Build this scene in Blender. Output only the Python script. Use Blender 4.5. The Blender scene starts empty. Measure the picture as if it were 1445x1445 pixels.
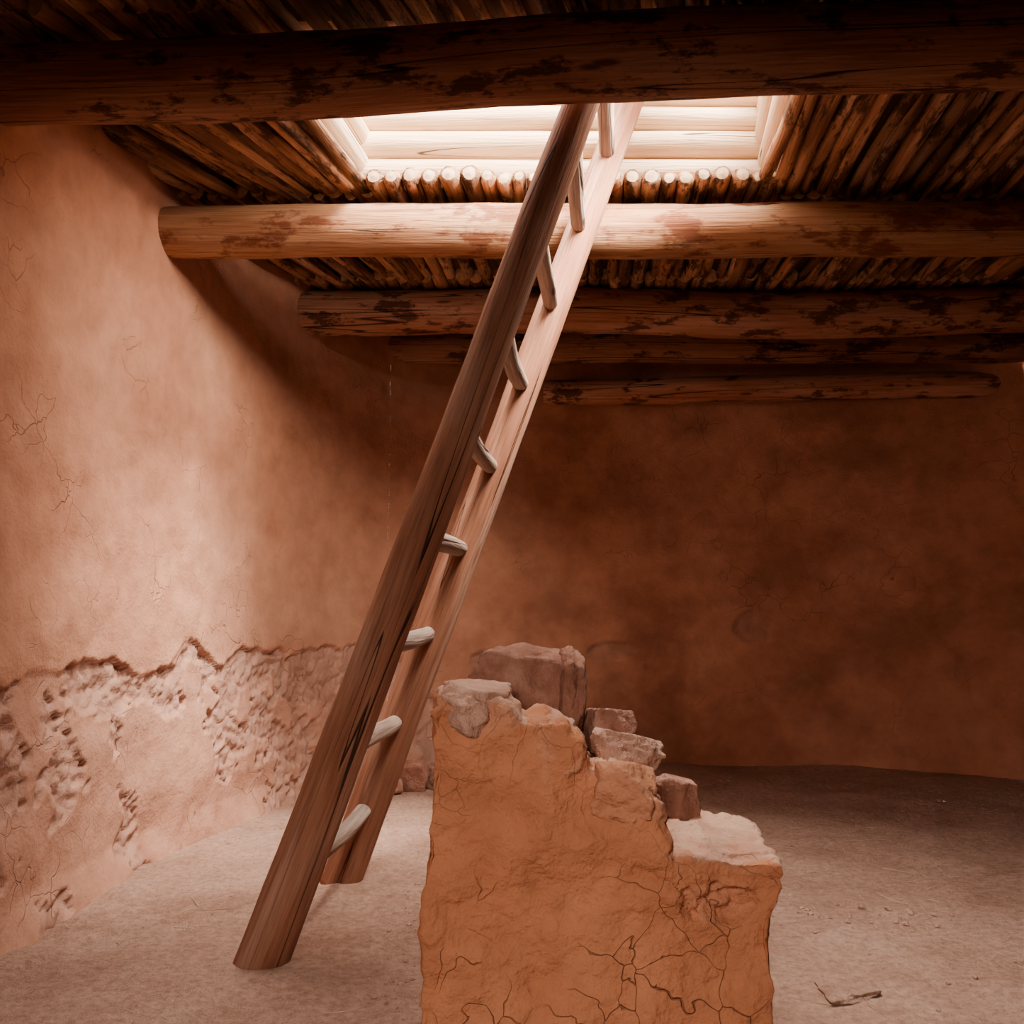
import bpy, bmesh, math, random
from mathutils import Vector, Matrix, noise, Euler
random.seed(7)
S=bpy.context.scene
COL=S.collection

# ------------------------------------------------------------------ helpers
def link(o,parent=None):
    COL.objects.link(o)
    if parent: o.parent=parent
    return o
def empty(name,loc=(0,0,0)):
    e=bpy.data.objects.new(name,None); e.location=loc; e.empty_display_size=.1
    return link(e)
def fbm(p,o=4): return noise.fractal(p,.9,2.1,o)
def sstep(a,b,x):
    t=max(0,min(1,(x-a)/(b-a))); return t*t*(3-2*t)

class Builder:
    def __init__(s): s.v=[];s.f=[];s.tc=[];s.rnd=[];s.mi=[];s.sm=[]
    def tube(s,p0,p1,r0,r1,seed=0,sides=14,rings=16,flat=1.0,bend=.01,lump=.06,round0=False,round1=False,fine=0.0):
        rd=random.Random(seed); p0=Vector(p0);p1=Vector(p1)
        d=(p1-p0); L=d.length; d.normalize()
        up=Vector((0,0,1)) if abs(d.z)<.9 else Vector((0,1,0))
        a=d.cross(up).normalized(); b=a.cross(d).normalized()
        off=Vector((rd.uniform(0,50),rd.uniform(0,50),rd.uniform(0,50)))
        rv=rd.random(); base=len(s.v)
        ts=[i/(rings-1) for i in range(rings)]
        if round0:
            e=r0*.5/L; ts=[0,e*.3,e]+[t for t in ts if t>e*1.2]
        if round1:
            e=1-r1*.5/L; ts=[t for t in ts if t<e-.2*r1/L]+[e,1-(1-e)*.3,1]
        n=len(ts)
        for i,t in enumerate(ts):
            r=r0+(r1-r0)*t
            if round0:
                if t==0: r*=.62
                elif i==1: r*=.85
            if round1:
                if t==1: r*=.62
                elif i==n-2: r*=.85
            bx=noise.noise(off+Vector((t*L*.7,0,0)))*bend*math.sin(math.pi*t)*2
            bz=noise.noise(off+Vector((t*L*.7,9,0)))*bend*math.sin(math.pi*t)*2
            for k in range(sides):
                an=2*math.pi*k/sides
                c,sn=math.cos(an),math.sin(an)
                q=off+Vector((t*L*1.6,c*.8,sn*.8))
                rr=r*(1+lump*noise.noise(q)*1.6+lump*.5*noise.noise(q*3.1))
                if fine: rr*=1+fine*noise.noise(Vector((t*L*6,c*5,sn*5))+off)
                P=p0+d*(t*L)+a*(c*rr*flat+bx)+b*(sn*rr+bz)
                s.v.append(P); s.tc.append((t*L+off.x,c*r+off.y,sn*r+off.z)); s.rnd.append(rv)
        for i in range(n-1):
            for k in range(sides):
                k2=(k+1)%sides
                s.f.append((base+i*sides+k,base+i*sides+k2,base+(i+1)*sides+k2,base+(i+1)*sides+k)); s.mi.append(0);s.sm.append(True)
        for end in (0,n-1):
            ring=[base+end*sides+k for k in range(sides)]
            cen=sum((s.v[j] for j in ring),Vector())/sides
            cen+=d*((-1 if end==0 else 1)*(.12*r0 if (round0 or round1) else 0))
            ci=len(s.v); s.v.append(cen); s.tc.append((off.x,off.y,off.z)); s.rnd.append(rv)
            for k in range(sides):
                k2=(k+1)%sides
                s.f.append((ci,ring[k2],ring[k]) if end==0 else (ci,ring[k],ring[k2])); s.mi.append(1); s.sm.append(False)
    def build(s,name,mats,parent=None):
        me=bpy.data.meshes.new(name); me.from_pydata([tuple(x) for x in s.v],[],s.f)
        at=me.attributes.new('tc','FLOAT_VECTOR','POINT'); at.data.foreach_set('vector',[c for t in s.tc for c in t])
        at=me.attributes.new('rnd','FLOAT','POINT'); at.data.foreach_set('value',s.rnd)
        for m in mats: me.materials.append(m)
        if len(mats)>1: me.polygons.foreach_set('material_index',s.mi)
        me.polygons.foreach_set('use_smooth',s.sm)
        me.validate(); me.update()
        return link(bpy.data.objects.new(name,me),parent)

# ------------------------------------------------------------------ materials
class NT:
    def __init__(s,name):
        s.m=bpy.data.materials.new(name); s.m.use_nodes=True; s.t=s.m.node_tree; s.n=s.t.nodes
        s.bsdf=s.n['Principled BSDF']
        s.bsdf.inputs['Specular IOR Level'].default_value=.12
    def node(s,ty,**k):
        x=s.n.new(ty)
        for a,b in k.items(): setattr(x,a,b)
        return x
    def L(s,a,b): s.t.links.new(a,b)
    def attr(s,n): return s.node('ShaderNodeAttribute',attribute_name=n)
    def pos(s): return s.node('ShaderNodeNewGeometry').outputs['Position']
    def mp(s,v,sc,loc=(0,0,0)):
        x=s.node('ShaderNodeMapping'); s.L(v,x.inputs[0]); x.inputs['Scale'].default_value=sc; x.inputs['Location'].default_value=loc; return x.outputs[0]
    def noise(s,v,sc,det=3,ro=.55,dist=0):
        x=s.node('ShaderNodeTexNoise'); s.L(v,x.inputs['Vector']); x.inputs['Scale'].default_value=sc; x.inputs['Detail'].default_value=det; x.inputs['Roughness'].default_value=ro; x.inputs['Distortion'].default_value=dist
        return x.outputs['Fac']
    def vor(s,v,sc,feat='F1'):
        x=s.node('ShaderNodeTexVoronoi',feature=feat); s.L(v,x.inputs['Vector']); x.inputs['Scale'].default_value=sc; return x.outputs['Distance']
    def ramp(s,f,stops):
        x=s.node('ShaderNodeValToRGB'); s.L(f,x.inputs[0]); e=x.color_ramp.elements
        while len(e)<len(stops): e.new(.5)
        for i,(p,c) in enumerate(stops):
            e[i].position=p; e[i].color=(c if len(c)==4 else (*c,1)) if isinstance(c,tuple) else (c,c,c,1)
        return x.outputs[0]
    def mr(s,f,a,b,c=0,d=1):
        x=s.node('ShaderNodeMapRange'); s.L(f,x.inputs[0])
        for i,v in enumerate((a,b,c,d)): x.inputs[i+1].default_value=v
        return x.outputs[0]
    def math(s,op,a,b=None):
        x=s.node('ShaderNodeMath',operation=op)
        for i,v in enumerate((a,b)):
            if v is None: continue
            if isinstance(v,(int,float)): x.inputs[i].default_value=v
            else: s.L(v,x.inputs[i])
        return x.outputs[0]
    def mix(s,f,a,b,mode='MIX'):
        x=s.node('ShaderNodeMix',data_type='RGBA',blend_type=mode)
        if isinstance(f,(int,float)): x.inputs[0].default_value=f
        else: s.L(f,x.inputs[0])
        for i,v in ((6,a),(7,b)):
            if isinstance(v,tuple): x.inputs[i].default_value=(*v,1)
            else: s.L(v,x.inputs[i])
        return x.outputs[2]
    def vadd(s,a,b,sc):
        m=s.node('ShaderNodeVectorMath',operation='MULTIPLY_ADD'); s.L(b,m.inputs[0]); m.inputs[1].default_value=(sc,)*3; s.L(a,m.inputs[2]); return m.outputs[0]
    def noisec(s,v,sc):
        x=s.node('ShaderNodeTexNoise'); s.L(v,x.inputs['Vector']); x.inputs['Scale'].default_value=sc; x.inputs['Detail'].default_value=3; return x.outputs['Color']
    def bump(s,h,dist,st=1,prev=None):
        x=s.node('ShaderNodeBump'); s.L(h,x.inputs['Height']); x.inputs['Distance'].default_value=dist; x.inputs['Strength'].default_value=st
        if prev: s.L(prev,x.inputs['Normal'])
        return x.outputs[0]
    def out(s,col,rough,nrm=None):
        s.L(col,s.bsdf.inputs['Base Color'])
        if isinstance(rough,(int,float)): s.bsdf.inputs['Roughness'].default_value=rough
        else: s.L(rough,s.bsdf.inputs['Roughness'])
        if nrm: s.L(nrm,s.bsdf.inputs['Normal'])
        return s.m

def wood(name,c1,c2,c3,dark=(.03,.012,.006),patch=(.56,.64),patch_amt=.9,grain=1.0,crack=.006,rough=.75,rv=.35,psc=(4,14,14),ksc=(3.2,13,13)):
    n=NT(name); tc=n.attr('tc').outputs['Vector']; r=n.attr('rnd').outputs['Fac']
    g=n.noise(n.mp(tc,(4,90,90)),1,3,.65)
    big=n.noise(n.mp(tc,(1.6,9,9)),1,2)
    col=n.ramp(big,[(.3,c1),(.5,c2),(.7,c3)])
    col=n.mix(.75*grain,col,n.ramp(g,[(.3,(.5,.46,.44)),(.5,(.88,.86,.85)),(.7,(1.15,1.15,1.15))]),'MULTIPLY')
    p=n.noise(n.mp(tc,psc,(5,3,1)),1,6,.72)
    col=n.mix(n.math('MULTIPLY',n.mr(p,*patch),patch_amt),col,dark)
    km=n.mr(n.vor(n.mp(tc,ksc),1),.08,.16,.8,0)
    col=n.mix(km,col,(dark[0]*1.3,dark[1]*1.3,dark[2]*1.3))
    cn=n.noise(n.mp(tc,(.22,13,13),(2,7,4)),1,1,.4)
    cm=n.mr(n.math('ABSOLUTE',n.math('SUBTRACT',cn,.5)),crack*.3,crack,1,0)
    col=n.mix(n.math('MULTIPLY',cm,.85),col,(.012,.006,.004))
    rr=n.mr(r,0,1,1-rv,1+rv*.6)
    cc=n.node('ShaderNodeCombineColor'); [n.L(rr,cc.inputs[i]) for i in range(3)]
    col=n.mix(1,col,cc.outputs[0],'MULTIPLY')
    return n.out(col,rough,n.bump(n.math('SUBTRACT',g,n.math('MULTIPLY',cm,1.5)),.007,.9))

M_beam=wood('viga_wood',(.42,.18,.08),(.54,.26,.13),(.64,.36,.20),dark=(.17,.04,.016),patch=(.53,.60),patch_amt=.8,psc=(3,7,7))
M_beam_dark=wood('viga_wood_aged',(.34,.14,.08),(.42,.20,.12),(.50,.27,.175),dark=(.05,.018,.010),patch=(.52,.58),patch_amt=.85,psc=(4,10,10))
M_lat=wood('latilla_wood',(.15,.065,.035),(.40,.20,.105),(.58,.36,.22),dark=(.03,.013,.008),patch=(.50,.58),patch_amt=.85,rv=.6,crack=.003)
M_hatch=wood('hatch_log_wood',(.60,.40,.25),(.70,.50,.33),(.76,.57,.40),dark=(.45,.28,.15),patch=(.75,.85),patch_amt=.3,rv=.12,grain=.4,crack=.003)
M_rail=wood('ladder_wood',(.24,.095,.052),(.33,.15,.09),(.42,.25,.18),dark=(.14,.052,.03),patch=(.54,.66),patch_amt=.5,rv=.0,crack=.003,psc=(1.8,34,34),ksc=(2.4,17,17))
M_rung=wood('rung_wood',(.28,.19,.15),(.35,.25,.20),(.40,.30,.25),patch=(.62,.75),patch_amt=.4,rv=.15,crack=.01)
n=NT('end_grain'); P=n.pos(); c=n.ramp(n.noise(P,40),[(.35,(.45,.29,.16)),(.65,(.68,.48,.30))]); M_end=n.out(c,.7)

def adobe(name,lo,mid,hi,lostcol=None,crack_sc=5.5,crack_lim=(.45,.6),cstr=.5,crz=None,bump=.010,stain=0):
    n=NT(name); P=n.pos()
    big=n.noise(P,1.3,4,.62); med=n.noise(P,9,4,.62); fine=n.noise(P,70,2,.6)
    col=n.ramp(big,[(.3,lo),(.5,mid),(.7,hi)])
    col=n.mix(.4,col,n.ramp(med,[(.3,(.58,.52,.49)),(.65,(1.18,1.18,1.18))]),'MULTIPLY')
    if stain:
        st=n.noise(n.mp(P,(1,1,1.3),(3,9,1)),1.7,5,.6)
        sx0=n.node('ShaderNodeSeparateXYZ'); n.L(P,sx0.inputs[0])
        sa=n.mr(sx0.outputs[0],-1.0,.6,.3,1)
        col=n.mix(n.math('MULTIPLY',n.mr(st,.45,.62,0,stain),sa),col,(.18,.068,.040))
    Pd=n.vadd(P,n.noisec(P,5),.22)
    v=n.vor(Pd,crack_sc,'DISTANCE_TO_EDGE')
    cm=n.mr(v,.001,.010,1,0)
    mask=n.mr(n.noise(P,2.9,3),*crack_lim)
    if crz:
        sx=n.node('ShaderNodeSeparateXYZ'); n.L(P,sx.inputs[0])
        mask=n.math('MULTIPLY',mask,n.mr(sx.outputs[2],crz[0],crz[1],1,0.15))
    cr=n.math('MULTIPLY',cm,mask)
    ls=n.attr('lost').outputs['Fac']
    lc=n.mix(n.mr(med,.35,.65),lostcol[0],lostcol[1])
    col=n.mix(ls,col,lc)
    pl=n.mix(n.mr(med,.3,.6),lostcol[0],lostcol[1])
    col=n.mix(n.attr('lit_pale').outputs['Fac'],col,pl)
    col=n.mix(n.math('MULTIPLY',cr,cstr),col,(.06,.022,.012))
    h=n.math('ADD',med,n.math('MULTIPLY',fine,.4))
    h=n.math('SUBTRACT',h,n.math('MULTIPLY',cr,.7))
    return n.out(col,.95,n.bump(h,bump,.8))
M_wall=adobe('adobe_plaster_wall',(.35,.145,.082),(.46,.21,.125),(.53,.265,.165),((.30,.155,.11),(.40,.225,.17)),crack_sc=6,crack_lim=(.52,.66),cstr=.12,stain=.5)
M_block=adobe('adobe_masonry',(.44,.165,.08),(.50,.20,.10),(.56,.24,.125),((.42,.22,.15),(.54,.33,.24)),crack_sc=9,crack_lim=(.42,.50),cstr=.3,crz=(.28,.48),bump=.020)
n=NT('packed_dirt'); P=n.pos()
c=n.ramp(n.noise(P,2.6,6,.7),[(.3,(.37,.205,.145)),(.5,(.48,.285,.21)),(.7,(.57,.36,.28))])
f=n.noise(P,40,5,.8)
c=n.mix(.65,c,n.ramp(f,[(.34,(.5,.46,.44)),(.6,(1.15,1.15,1.15))]),'MULTIPLY')
M_dirt=n.out(c,1.0,n.bump(f,.028,1))
def stone(name,a,b,c_):
    n=NT(name); P=n.pos()
    c=n.ramp(n.noise(P,14,3,.6),[(.3,a),(.5,b),(.7,c_)])
    return n.out(c,.9,n.bump(n.noise(P,38,4,.75),.014,1))
M_stone=stone('sandstone',(.36,.19,.135),(.46,.26,.19),(.56,.35,.27))
M_stone_d=stone('sandstone_dark',(.20,.088,.058),(.28,.13,.09),(.40,.22,.165))
M_peb=stone('pebble_stone',(.28,.16,.115),(.36,.21,.155),(.44,.275,.21))
n=NT('roof_earth'); P=n.pos()
c=n.ramp(n.noise(P,8),[(.3,(.06,.03,.02)),(.7,(.13,.07,.045))]); M_roof=n.out(c,1)
n=NT('dry_straw'); P=n.pos()
c=n.ramp(n.noise(P,8),[(.3,(.35,.23,.14)),(.7,(.52,.38,.26))]); M_straw=n.out(c,.8)

# ------------------------------------------------------------------ room plan (metres)
PL=[(-1.25,-1.0),(-1.5,.3),(-1.54,1.6),(-1.47,2.8),(-1.34,3.8),(-1.10,4.65),(-.70,5.25),(-.05,5.60),(.8,5.76),(2.0,5.68),(3.0,5.3),(3.8,4.4),(4.1,3),(3.9,1),(3.0,-.7),(1.0,-1.4)]
def cr(p0,p1,p2,p3,t):
    return .5*((2*p1)+(-p0+p2)*t+(2*p0-5*p1+4*p2-p3)*t*t+(-p0+3*p1-3*p2+p3)*t**3)
def plan(u):
    n_=len(PL); i=int(math.floor(u)); t=u-i
    q=[Vector(PL[(i+k)%n_]) for k in (-1,0,1,2)]
    return cr(*q,t)
ZTOP=2.72
def wall(name,u0,u1,du,dz):
    nu=int(round((u1-u0)/du)); nz=int(ZTOP/dz)+1
    vs=[];fs=[];lost=[];lit_pale=[]
    for i in range(nu+1):
        u=u0+(u1-u0)*i/nu; p=plan(u); tn=plan(u+.01)-plan(u-.01); tn.normalize()
        nin=Vector((tn.y,-tn.x,0))
        wl=1-sstep(5.6,7.6,u)
        for j in range(nz+1):
            z=-.1+(ZTOP+.1)*j/nz
            q=Vector((p.x,p.y,z))
            d=fbm(q*1.1,3)*.03+fbm(q*5,3)*.008
            e=.76*wl+(-.2)*(1-wl)+fbm(q*3.1+Vector((3,1,8)),5)*.10
            ed=fbm(q*6,4)*.05
            m=sstep(.010,-.010,z-e)
            hole=max(0,1-(((p.x-.62)/.16)**2+((z-.68)/.05)**2)**.5+ed*6)
            hole2=max(0,1-(((p.x-1.5)/.13)**2+((z-.82)/.10)**2)**.5+ed*6)
            hole3=max(0,1-(((p.x+.12)/.12)**2+((z-.62)/.07)**2)**.5+ed*6)
            m2=max(sstep(0,.15,hole),sstep(0,.15,hole2),sstep(0,.15,hole3)) if p.y>4.9 else 0
            flake=sstep(-.01,.02,fbm(q*3.6+Vector((9,3,3)),5)+.26*sstep(.42,.66,z)-.22+.26*sstep(3.9,4.4,p.y))
            stony=m*flake
            if stony>0 or m2>0:
                wv=Vector((fbm(q*6,3),fbm(q*6+Vector((7,7,7)),3),fbm(q*6+Vector((1,7,2)),3)))*1.3
                dist,_=noise.voronoi(Vector((q.x,q.y,q.z*1.5))*5.5+wv)
                st=min(1,(dist[1]-dist[0])*4.0)
                d-=max(stony,m2)*(.022-.012*st)+stony*fbm(q*12,5)*.012
            d-=m*.007+m2*.010
            if z<.12: d+=(.12-z)*.35*(.6+noise.noise(q*4))
            vs.append((p.x+nin.x*d,p.y+nin.y*d,z)); lost.append(max(m*(.35+.5*flake),m2*.5)); lit_pale.append(wl*.2*sstep(2.0,.7,z))  # lower left wall tinted: its brighter, pinkish light put into the colour
    for i in range(nu):
        for j in range(nz):
            a=i*(nz+1)+j; fs.append((a,a+1,a+nz+2,a+nz+1))
    me=bpy.data.meshes.new(name); me.from_pydata(vs,[],fs)
    for nm,dt in (('lost',lost),('lit_pale',lit_pale)):
        at=me.attributes.new(nm,'FLOAT','POINT'); at.data.foreach_set('value',dt)
    me.polygons.foreach_set('use_smooth',[True]*len(fs)); me.materials.append(M_wall); me.update()
    return link(bpy.data.objects.new(name,me))
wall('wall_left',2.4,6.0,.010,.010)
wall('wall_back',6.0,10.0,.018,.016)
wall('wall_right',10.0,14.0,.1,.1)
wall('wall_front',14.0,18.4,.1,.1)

# floor
def floorz(x,y): 
    q=Vector((x,y,0)); return fbm(q*.9,3)*.018+fbm(q*5,4)*.012-.004
vs=[];fs=[];nx,ny=230,280
for i in range(nx+1):
    for j in range(ny+1):
        x=-2+6.5*i/nx; y=-1.8+8.1*j/ny; vs.append((x,y,floorz(x,y)))
for i in range(nx):
    for j in range(ny):
        a=i*(ny+1)+j; fs.append((a,a+ny+1,a+ny+2,a+1))
me=bpy.data.meshes.new('floor'); me.from_pydata(vs,[],fs); me.polygons.foreach_set('use_smooth',[True]*len(fs)); me.materials.append(M_dirt); me.update()
link(bpy.data.objects.new('floor',me))

# ------------------------------------------------------------------ roof: vigas, latillas, hatch
def beam(p0,p1,r0,r1,seed,mat,fine=.03):
    b=Builder(); b.tube(p0,p1,r0,r1,seed,sides=36,rings=110,bend=.02,lump=.05,fine=fine,round0=True,round1=True)
    return b.build('ceiling_beam',[mat,mat])
beam((-1.78,2.585,2.495),(4.15,2.19,2.52),.108,.125,1,M_beam_dark)
beam((-1.62,3.60,2.475),(4.15,3.60,2.50),.102,.116,2,M_beam)
beam((-1.30,4.745,2.50),(3.75,4.72,2.52),.118,.125,3,M_beam_dark)
beam((-.85,5.34,2.475),(3.1,5.30,2.49),.095,.105,4,M_beam_dark)
b=Builder(); b.tube((.2,5.68,2.28),(3.0,5.44,2.28),.08,.08,5,sides=24,rings=40,bend=.02); b.build('wall_lintel_log',[M_beam_dark,M_beam_dark])

HL=lambda y:-.59+.155*(y-3.62)
HR=lambda y:1.01+.155*(y-3.62)
Y0,Y1=2.66,3.56
b=Builder(); sd=100
def bay(xs,ya,yb,slope,rr=(.026,.038),taper=.85,r0=False,zj=.010):
    global sd
    x=xs[0]
    while x<xs[1]:
        r=random.uniform(*rr); sl=slope(x); x+=r*math.sqrt(1+sl*sl)*.96
        y0=ya+random.uniform(-.03,.0) if r0 else ya; yb_=yb+random.uniform(-.04,.04)
        z=2.625+r*.9+random.uniform(-zj,zj)
        b.tube((x,y0,z),(x+sl*(yb_-y0)+random.uniform(-.02,.02),yb_,z+random.uniform(-.006,.012)),r,r*taper*random.uniform(.85,1.1),sd,sides=10,rings=10,bend=.018,lump=.12,round0=r0)
        sd+=1; x+=r*math.sqrt(1+sl*sl)*.96
sl1=lambda x: .16+.33*max(0,min(1,(-.76-x)/.8))
bay((-2.6,.85+0),-1.2,2.62,lambda x:.18 if x>-.5 else .3)
bay((.85,4.3),-1.2,2.5,lambda x:.12)
bay((-2.15,HL(2.4)-.02),2.42,3.74,sl1,taper=.62,rr=(.03,.042))
bay((HR(2.4)+.03,4.3),2.36,3.72,lambda x:.10)
bay((-1.9,-.60),3.62,4.9,lambda x:.12+.2*max(0,min(1,(-.4-x)/.9)),taper=.8)
bay((-.585,1.02),3.50,4.9,lambda x:.09,rr=(.026,.044),r0=True,zj=.006)
bay((1.03,4.2),3.62,4.9,lambda x:.07)
bay((-1.6,4.0),4.6,6.0,lambda x:.07)
b.build('ceiling_latillas',[M_lat,M_end])

b=Builder(); zc=2.735
for k in range(6):
    r=.056+random.uniform(-.005,.007); z=zc+k*.112
    ya,yb=Y1+.07,Y0-.07
    ex=.10
    b.tube((HL(ya)-ex,ya,z),(HR(ya)+ex,ya,z),r,r*.95,300+k,sides=20,rings=24,bend=.008,lump=.04)
    b.tube((HL(yb)-ex,yb,z),(HR(yb)+ex,yb,z),r,r*.95,320+k,sides=20,rings=24,bend=.008,lump=.04)
    z2=z+.03
    for s_,sg in ((HL,-1),(HR,1)):
        b.tube((s_(yb-.1)+sg*.045,yb-.1,z2),(s_(ya+.1)+sg*.045,ya+.1,z2),r,r*.95,340+k+10*sg,sides=20,rings=20,bend=.008,lump=.04)
b.build('roof_hatch_frame',[M_hatch,M_end])

me=bpy.data.meshes.new('ceiling'); bm=bmesh.new()
outer=[(-2.2,-2),(4.7,-2),(4.7,6.4),(-2.2,6.4)]
ya,yb=Y0-.08,Y1+.08
inner=[(HL(ya)-.06,ya),(HR(ya)+.06,ya),(HR(yb)+.06,yb),(HL(yb)-.06,yb)]
def ring(z): return [bm.verts.new((*p,z)) for p in outer],[bm.verts.new((*p,z)) for p in inner]
o0,i0=ring(2.69); o1,i1=ring(2.95)
for k in range(4):
    k2=(k+1)%4
    bm.faces.new((o0[k],i0[k],i0[k2],o0[k2])); bm.faces.new((o1[k],o1[k2],i1[k2],i1[k]))
    bm.faces.new((o0[k],o0[k2],o1[k2],o1[k])); bm.faces.new((i0[k],i1[k],i1[k2],i0[k2]))
bm.to_mesh(me); bm.free(); me.materials.append(M_roof); link(bpy.data.objects.new('ceiling',me))

# ------------------------------------------------------------------ ladder
lad=empty('wooden_ladder')
k=.364; 
def near(z): return Vector((-.695+k*z,2.67,z))
def far(z): return Vector((-.612+k*z,3.42,z))
b=Builder(); b.tube(near(-.06),near(4.3),.077,.041,11,sides=32,rings=90,bend=.004,lump=.05,flat=.95,fine=.03); b.build('rail_near',[M_rail,M_end],lad)
b=Builder(); b.tube(far(-.06),far(4.3),.072,.050,12,sides=32,rings=90,bend=.004,lump=.05,fine=.03); b.build('rail_far',[M_rail,M_end],lad)
for i,z in enumerate([.25,.555,.87,1.18,1.49,1.797,2.106,2.407,2.70,3.0,3.3,3.6,3.9]):
    b=Builder(); j=random.uniform(-.012,.012)
    b.tube(near(z+j)+Vector((0,-.03,0)),far(z)+Vector((-.01,-.045,0)),.032,.029,40+i,sides=16,rings=22,bend=.01,lump=.12,fine=.05,round0=True,round1=True)
    b.build('rung_%d'%(i+1),[M_rung,M_end],lad)

# ------------------------------------------------------------------ rocks
def rock_mesh(name,c,dims,seed,mat,parent=None,rot=(0,0,0),sub=5,planes=11,rg=.10):
    rd=random.Random(seed)
    bm=bmesh.new(); bmesh.ops.create_icosphere(bm,subdivisions=sub,radius=1)
    pls=[]
    for s_ in ((1,0,0),(-1,0,0),(0,1,0),(0,-1,0),(0,0,1),(0,0,-1)):
        v=Vector(s_)+Vector([rd.uniform(-.28,.28) for _ in range(3)]); pls.append((v.normalized(),rd.uniform(.78,.95)))
    for _ in range(planes):
        v=Vector([rd.gauss(0,1) for _ in range(3)]).normalized(); pls.append((v,rd.uniform(.92,1.15)))
    off=Vector([rd.uniform(0,40) for _ in range(3)])
    R=Euler(rot).to_matrix()
    for v in bm.verts:
        d=v.co.normalized(); r=1.5
        for n_,h in pls:
            dt=d.dot(n_)
            if dt>.05: r=min(r,h/dt)
        r*=1+rg*fbm(d*2.4+off,6)
        v.co=R@Vector((d.x*r*dims[0]/2,d.y*r*dims[1]/2,d.z*r*dims[2]/2))
    me=bpy.data.meshes.new(name); bm.to_mesh(me); bm.free()
    if mat is M_block:
        nv=len(me.vertices)
        for nm,val in (('lost',0.0),('lit_pale',.2)):
            at=me.attributes.new(nm,'FLOAT','POINT'); at.data.foreach_set('value',[val]*nv)
    me.materials.append(mat); me.polygons.foreach_set('use_smooth',[True]*len(me.polygons))
    o=bpy.data.objects.new(name,me); o.location=c
    return link(o,parent)

# ------------------------------------------------------------------ stepped masonry deflector wall
dfl=empty('adobe_deflector_wall')
def prism(bm,prof,ya,yb):
    A=[bm.verts.new((x,ya,z)) for x,z in prof]; B=[bm.verts.new((x,yb,z)) for x,z in prof]
    n_=len(prof); bm.faces.new(A); bm.faces.new(B[::-1])
    for i in range(n_):
        j=(i+1)%n_; bm.faces.new((A[j],A[i],B[i],B[j]))
front=[(-.182,-.06),(-.180,.2),(-.178,.424),(-.170,.66),(-.160,.77),(-.150,.805),(-.084,.812),(-.01,.79),(.020,.755),(.105,.740),(.142,.700),(.155,.660),(.256,.643),(.296,.605),(.315,.55),(.300,.49),(.548,.472),(.552,.42),(.53,.36),(.522,.2),(.514,-.06)]
mid=[(-.17,-.06),(-.165,.66),(-.14,.79),(-.02,.79),(.03,.74),(.11,.72),(.16,.65),(.26,.62),(.31,.57),(.32,.485),(.545,.487),(.535,.3),(.51,-.06)]
back=[(-.15,-.06),(-.14,.62),(-.10,.72),(.12,.72),(.17,.64),(.28,.60),(.33,.49),(.42,.49),(.53,.478),(.52,.3),(.50,-.06)]
bm=bmesh.new(); prism(bm,front,1.90,2.02); prism(bm,mid,1.95,2.18); prism(bm,back,2.1,2.32)
bmesh.ops.recalc_face_normals(bm,faces=bm.faces)
me=bpy.data.meshes.new('body_src'); bm.to_mesh(me); bm.free()
tmp=link(bpy.data.objects.new('body_src',me))
m=tmp.modifiers.new('r','REMESH'); m.mode='VOXEL'; m.voxel_size=.006
m=tmp.modifiers.new('s','SMOOTH'); m.factor=.6; m.iterations=8
dg=bpy.context.evaluated_depsgraph_get(); ev=tmp.evaluated_get(dg); me2=bpy.data.meshes.new_from_object(ev)
bpy.data.objects.remove(tmp)
me2.name='plastered_body'
lost=[];lit_pale=[]
nrm=[v.normal.copy() for v in me2.vertices]
def topline(x):
    pts=[(-.16,.80),(-.02,.80),(.03,.745),(.12,.73),(.16,.66),(.26,.64),(.31,.57),(.33,.478),(.56,.472)]
    for (xa,za),(xb,zb) in zip(pts,pts[1:]):
        if xa<=x<=xb: return za+(zb-za)*(x-xa)/(xb-xa)
    return pts[0][1] if x<-.16 else .47
for v,nn in zip(me2.vertices,nrm):
    q=v.co.copy()
    d=fbm(q*4,3)*.030+fbm(q*13,4)*.010+fbm(q*40,3)*.002
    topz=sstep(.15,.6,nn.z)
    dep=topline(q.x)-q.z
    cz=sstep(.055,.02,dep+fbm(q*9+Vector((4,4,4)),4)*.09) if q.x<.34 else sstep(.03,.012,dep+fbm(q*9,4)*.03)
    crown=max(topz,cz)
    w=Vector((fbm(q*9,3),fbm(q*9+Vector((5,5,5)),3),fbm(q*9+Vector((9,1,5)),3)))*1.0
    dist,_=noise.voronoi(q*9+Vector((2,5,1))+w)
    amp=1 if q.x<.33 else .2
    d+=crown*((min(.45,(dist[1]-dist[0]))*.030-.010)*amp+fbm(q*20,5)*(.012 if q.x<.33 else .007))
    ed=fbm(q*9,4)*.35
    hole=1-(((q.x-.41-(.43-q.z)*.3)/.095)**2+((q.z-.392)/.038)**2)**.5+ed
    hm=sstep(0,.12,hole) if (q.y<2.0 and nn.y<-.3) else 0
    line=abs(q.z-(.455-(q.x-.25)*.35+fbm(q*14,3)*.016)); gl=sstep(.010,.002,line)*(1 if .24<q.x<.34 and q.y<2.05 else 0)
    line2=abs(q.z-(.437+noise.noise(q*16)*.006)); gl=max(gl,sstep(.008,.002,line2)*(1 if .33<q.x and q.y<2.0 else 0)*.5)
    if hm>0:
        ds,_=noise.voronoi(q*24+w); d-=hm*(.036-.026*min(1,(ds[1]-ds[0])*2.6))
    d-=gl*.012
    v.co=q+nn*d
    lit_pale.append(min(1,(topz*.7+cz*.3)*sstep(-.6,-.05,fbm(q*6,3)+.1))); lost.append(hm*.15)  # upward faces and crown edge paler: light on the tops painted in
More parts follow.
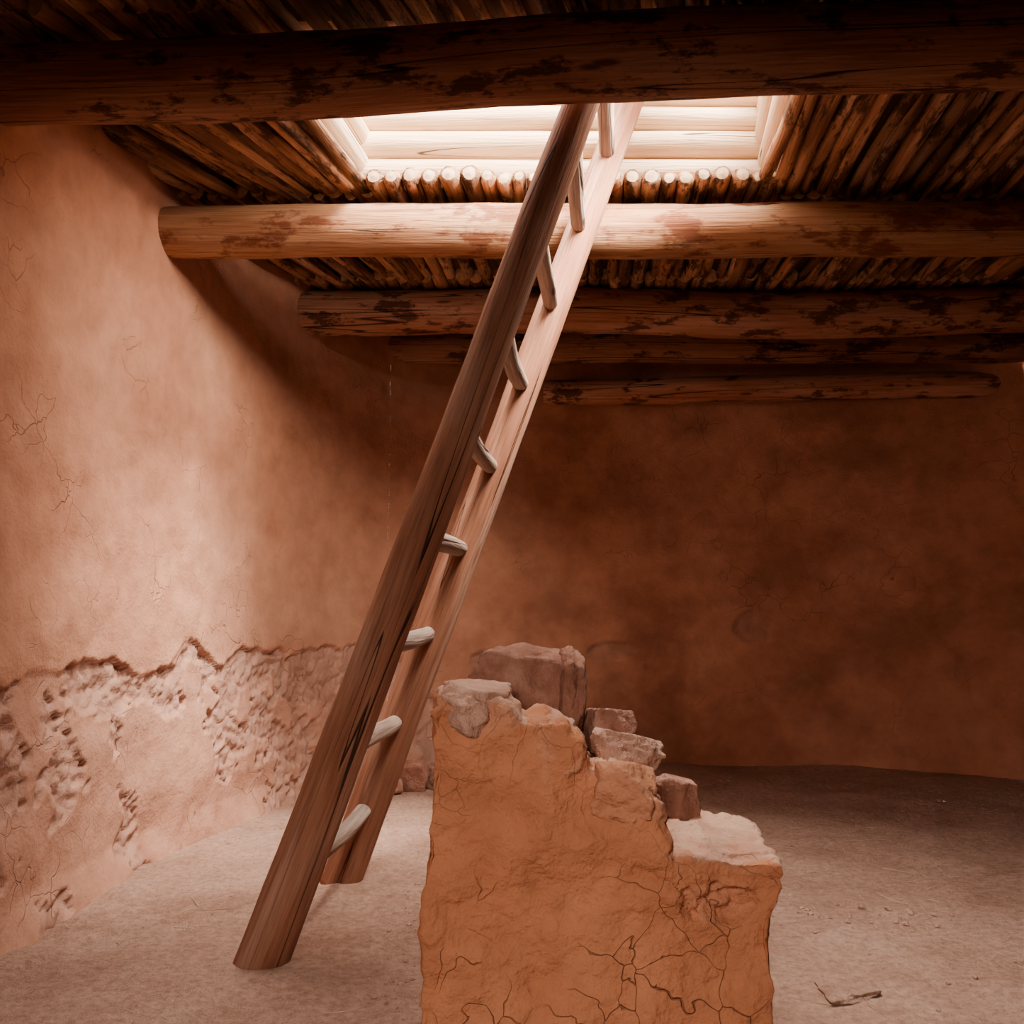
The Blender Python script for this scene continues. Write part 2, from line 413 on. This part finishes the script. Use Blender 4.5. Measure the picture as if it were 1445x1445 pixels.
for nm,dt in (('lost',lost),('lit_pale',lit_pale)):
    at=me2.attributes.new(nm,'FLOAT','POINT'); at.data.foreach_set('value',dt)
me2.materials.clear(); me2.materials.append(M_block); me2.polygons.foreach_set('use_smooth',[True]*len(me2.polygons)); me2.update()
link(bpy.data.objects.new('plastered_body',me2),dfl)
R=rock_mesh
R('crown_stone_1',(.005,2.24,.775),(.245,.17,.23),21,M_stone_d,dfl,(0,.25,.1))
R('crown_stone_2',(.135,2.22,.765),(.075,.15,.235),22,M_stone_d,dfl,(0,.08,.1))
R('crown_stone_3',(.222,2.22,.685),(.135,.16,.135),23,M_stone_d,dfl,(0,.1,.3))
R('crown_stone_4',(.250,2.08,.668),(.155,.13,.078),24,M_stone,dfl,(.05,.22,.2))
R('crown_stone_5',(.378,2.22,.54),(.125,.14,.105),25,M_stone_d,dfl,(0,.1,-.2))
R('crown_stone_6',(-.088,1.985,.778),(.165,.20,.105),26,M_stone,dfl,(0,.04,.1))
R('crown_stone_7',(.068,1.975,.695),(.155,.195,.125),27,M_block,dfl,(.1,.15,.2))
R('crown_stone_8',(.225,1.975,.595),(.17,.195,.13),28,M_block,dfl,(.1,.2,.1))

# ------------------------------------------------------------------ rubble, pebbles, straw
debris=empty('floor_debris')
def scatter(name,items,mat,parent):
    vs=[];fs=[]
    for (x,y,s_,sd_) in items:
        rd=random.Random(sd_); bm=bmesh.new(); bmesh.ops.create_icosphere(bm,subdivisions=2,radius=1)
        off=Vector([rd.uniform(0,40) for _ in range(3)]); sc=(rd.uniform(.7,1.2),rd.uniform(.7,1.2),rd.uniform(.4,.75)); b0=len(vs)
        for v in bm.verts:
            c_=v.co*(1+.5*noise.noise(v.co*1.3+off)); vs.append((x+c_.x*s_*sc[0],y+c_.y*s_*sc[1],floorz(x,y)+s_*sc[2]*.35+c_.z*s_*sc[2]))
        bm.verts.index_update()
        for f_ in bm.faces: fs.append(tuple(b0+v.index for v in f_.verts))
        bm.free()
    me=bpy.data.meshes.new(name); me.from_pydata(vs,[],fs); me.materials.append(mat); me.update(); return link(bpy.data.objects.new(name,me),parent)
it=[]
def clear(x,y): return not (-.9<x<-.4 and 2.45<y<3.6)
for i in range(420):
    x=random.uniform(-1.3,2.6); y=random.uniform(2.1,5.4)
    if clear(x,y): it.append((x,y,random.choice([.003,.004,.005,.006,.009]),i))
for i in range(120):
    x=random.uniform(-.38,-.15); y=random.uniform(2.3,3.5); it.append((x,y,random.choice([.003,.004,.006,.009]),3000+i))
for i in range(70):
    u=random.uniform(5.6,7.0); p=plan(u); it.append((p.x+random.uniform(.03,.18),p.y-random.uniform(.05,.25),random.uniform(.008,.03),900+i))
for i in range(34):
    it.append((1.15+random.gauss(0,.13),3.0+random.gauss(0,.08),random.uniform(.005,.015),1200+i))
scatter('pebbles',it,M_peb,debris)
R('flat_stone',(.86,2.47,-.001),(.17,.12,.024),71,M_dirt,debris,(0,.02,.4),sub=4)
for i,(x,y,dm) in enumerate([(-.52,5.0,(.16,.14,.20)),(-.40,5.12,(.2,.14,.14)),(-.62,4.92,(.12,.1,.09)),(-.30,5.22,(.13,.12,.10))]):
    R('rubble_stone',(x,y,dm[2]*.3),dm,60+i,M_stone_d,None,(0,.1,i),sub=4)
b=Builder()
for i in range(130):
    x=random.uniform(-1.2,1.6); y=random.uniform(2.2,4.2); a=random.uniform(0,6.28); l=random.uniform(.03,.12)
    if not clear(x,y): continue
    z=floorz(x,y)+.006; b.tube((x,y,z),(x+l*math.cos(a),y+l*math.sin(a),z+.004),.0014,.0012,2000+i,sides=5,rings=4,bend=.006)
b.build('straw',[M_straw,M_straw],debris)

# ------------------------------------------------------------------ light
W=bpy.data.worlds.new('sky'); S.world=W; W.use_nodes=True
bg=W.node_tree.nodes['Background']; bg.inputs[0].default_value=(1,.95,.88,1); bg.inputs[1].default_value=20
def area(name,loc,target,sx,sy,pw,col,spread=180):
    l=bpy.data.lights.new(name,'AREA'); l.shape='RECTANGLE'; l.size=sx; l.size_y=sy; l.energy=pw; l.color=col; l.spread=math.radians(spread)
    o=link(bpy.data.objects.new(name,l)); o.location=loc
    o.rotation_euler=(Vector(target)-Vector(loc)).to_track_quat('-Z','Y').to_euler(); return o
area('sun_through_hatch',(1.25,2.0,6.0),(.2,3.1,3.0),1.3,1.3,650,(1,.91,.80),100)
area('skylight_overhead',(.50,3.05,3.35),(.55,2.5,.3),.6,.4,34,(1,.91,.82),76)
area('skylight_low',(.62,2.86,2.74),(-1.25,4.3,1.1),.5,.35,44,(1,.88,.76),90)
area('fill_light',(-.5,-.9,1.5),(.15,1.9,.25),.7,.9,12,(1,.82,.69),74)  # added fill behind the camera for block front and ladder; no opening there

cam=bpy.data.cameras.new('camera'); co=link(bpy.data.objects.new('camera',cam)); co.location=(0,0,1.0)
co.rotation_euler=(math.radians(90+5.383),0,0); cam.sensor_width=36; cam.lens=32.39; cam.clip_start=.05
S.camera=co
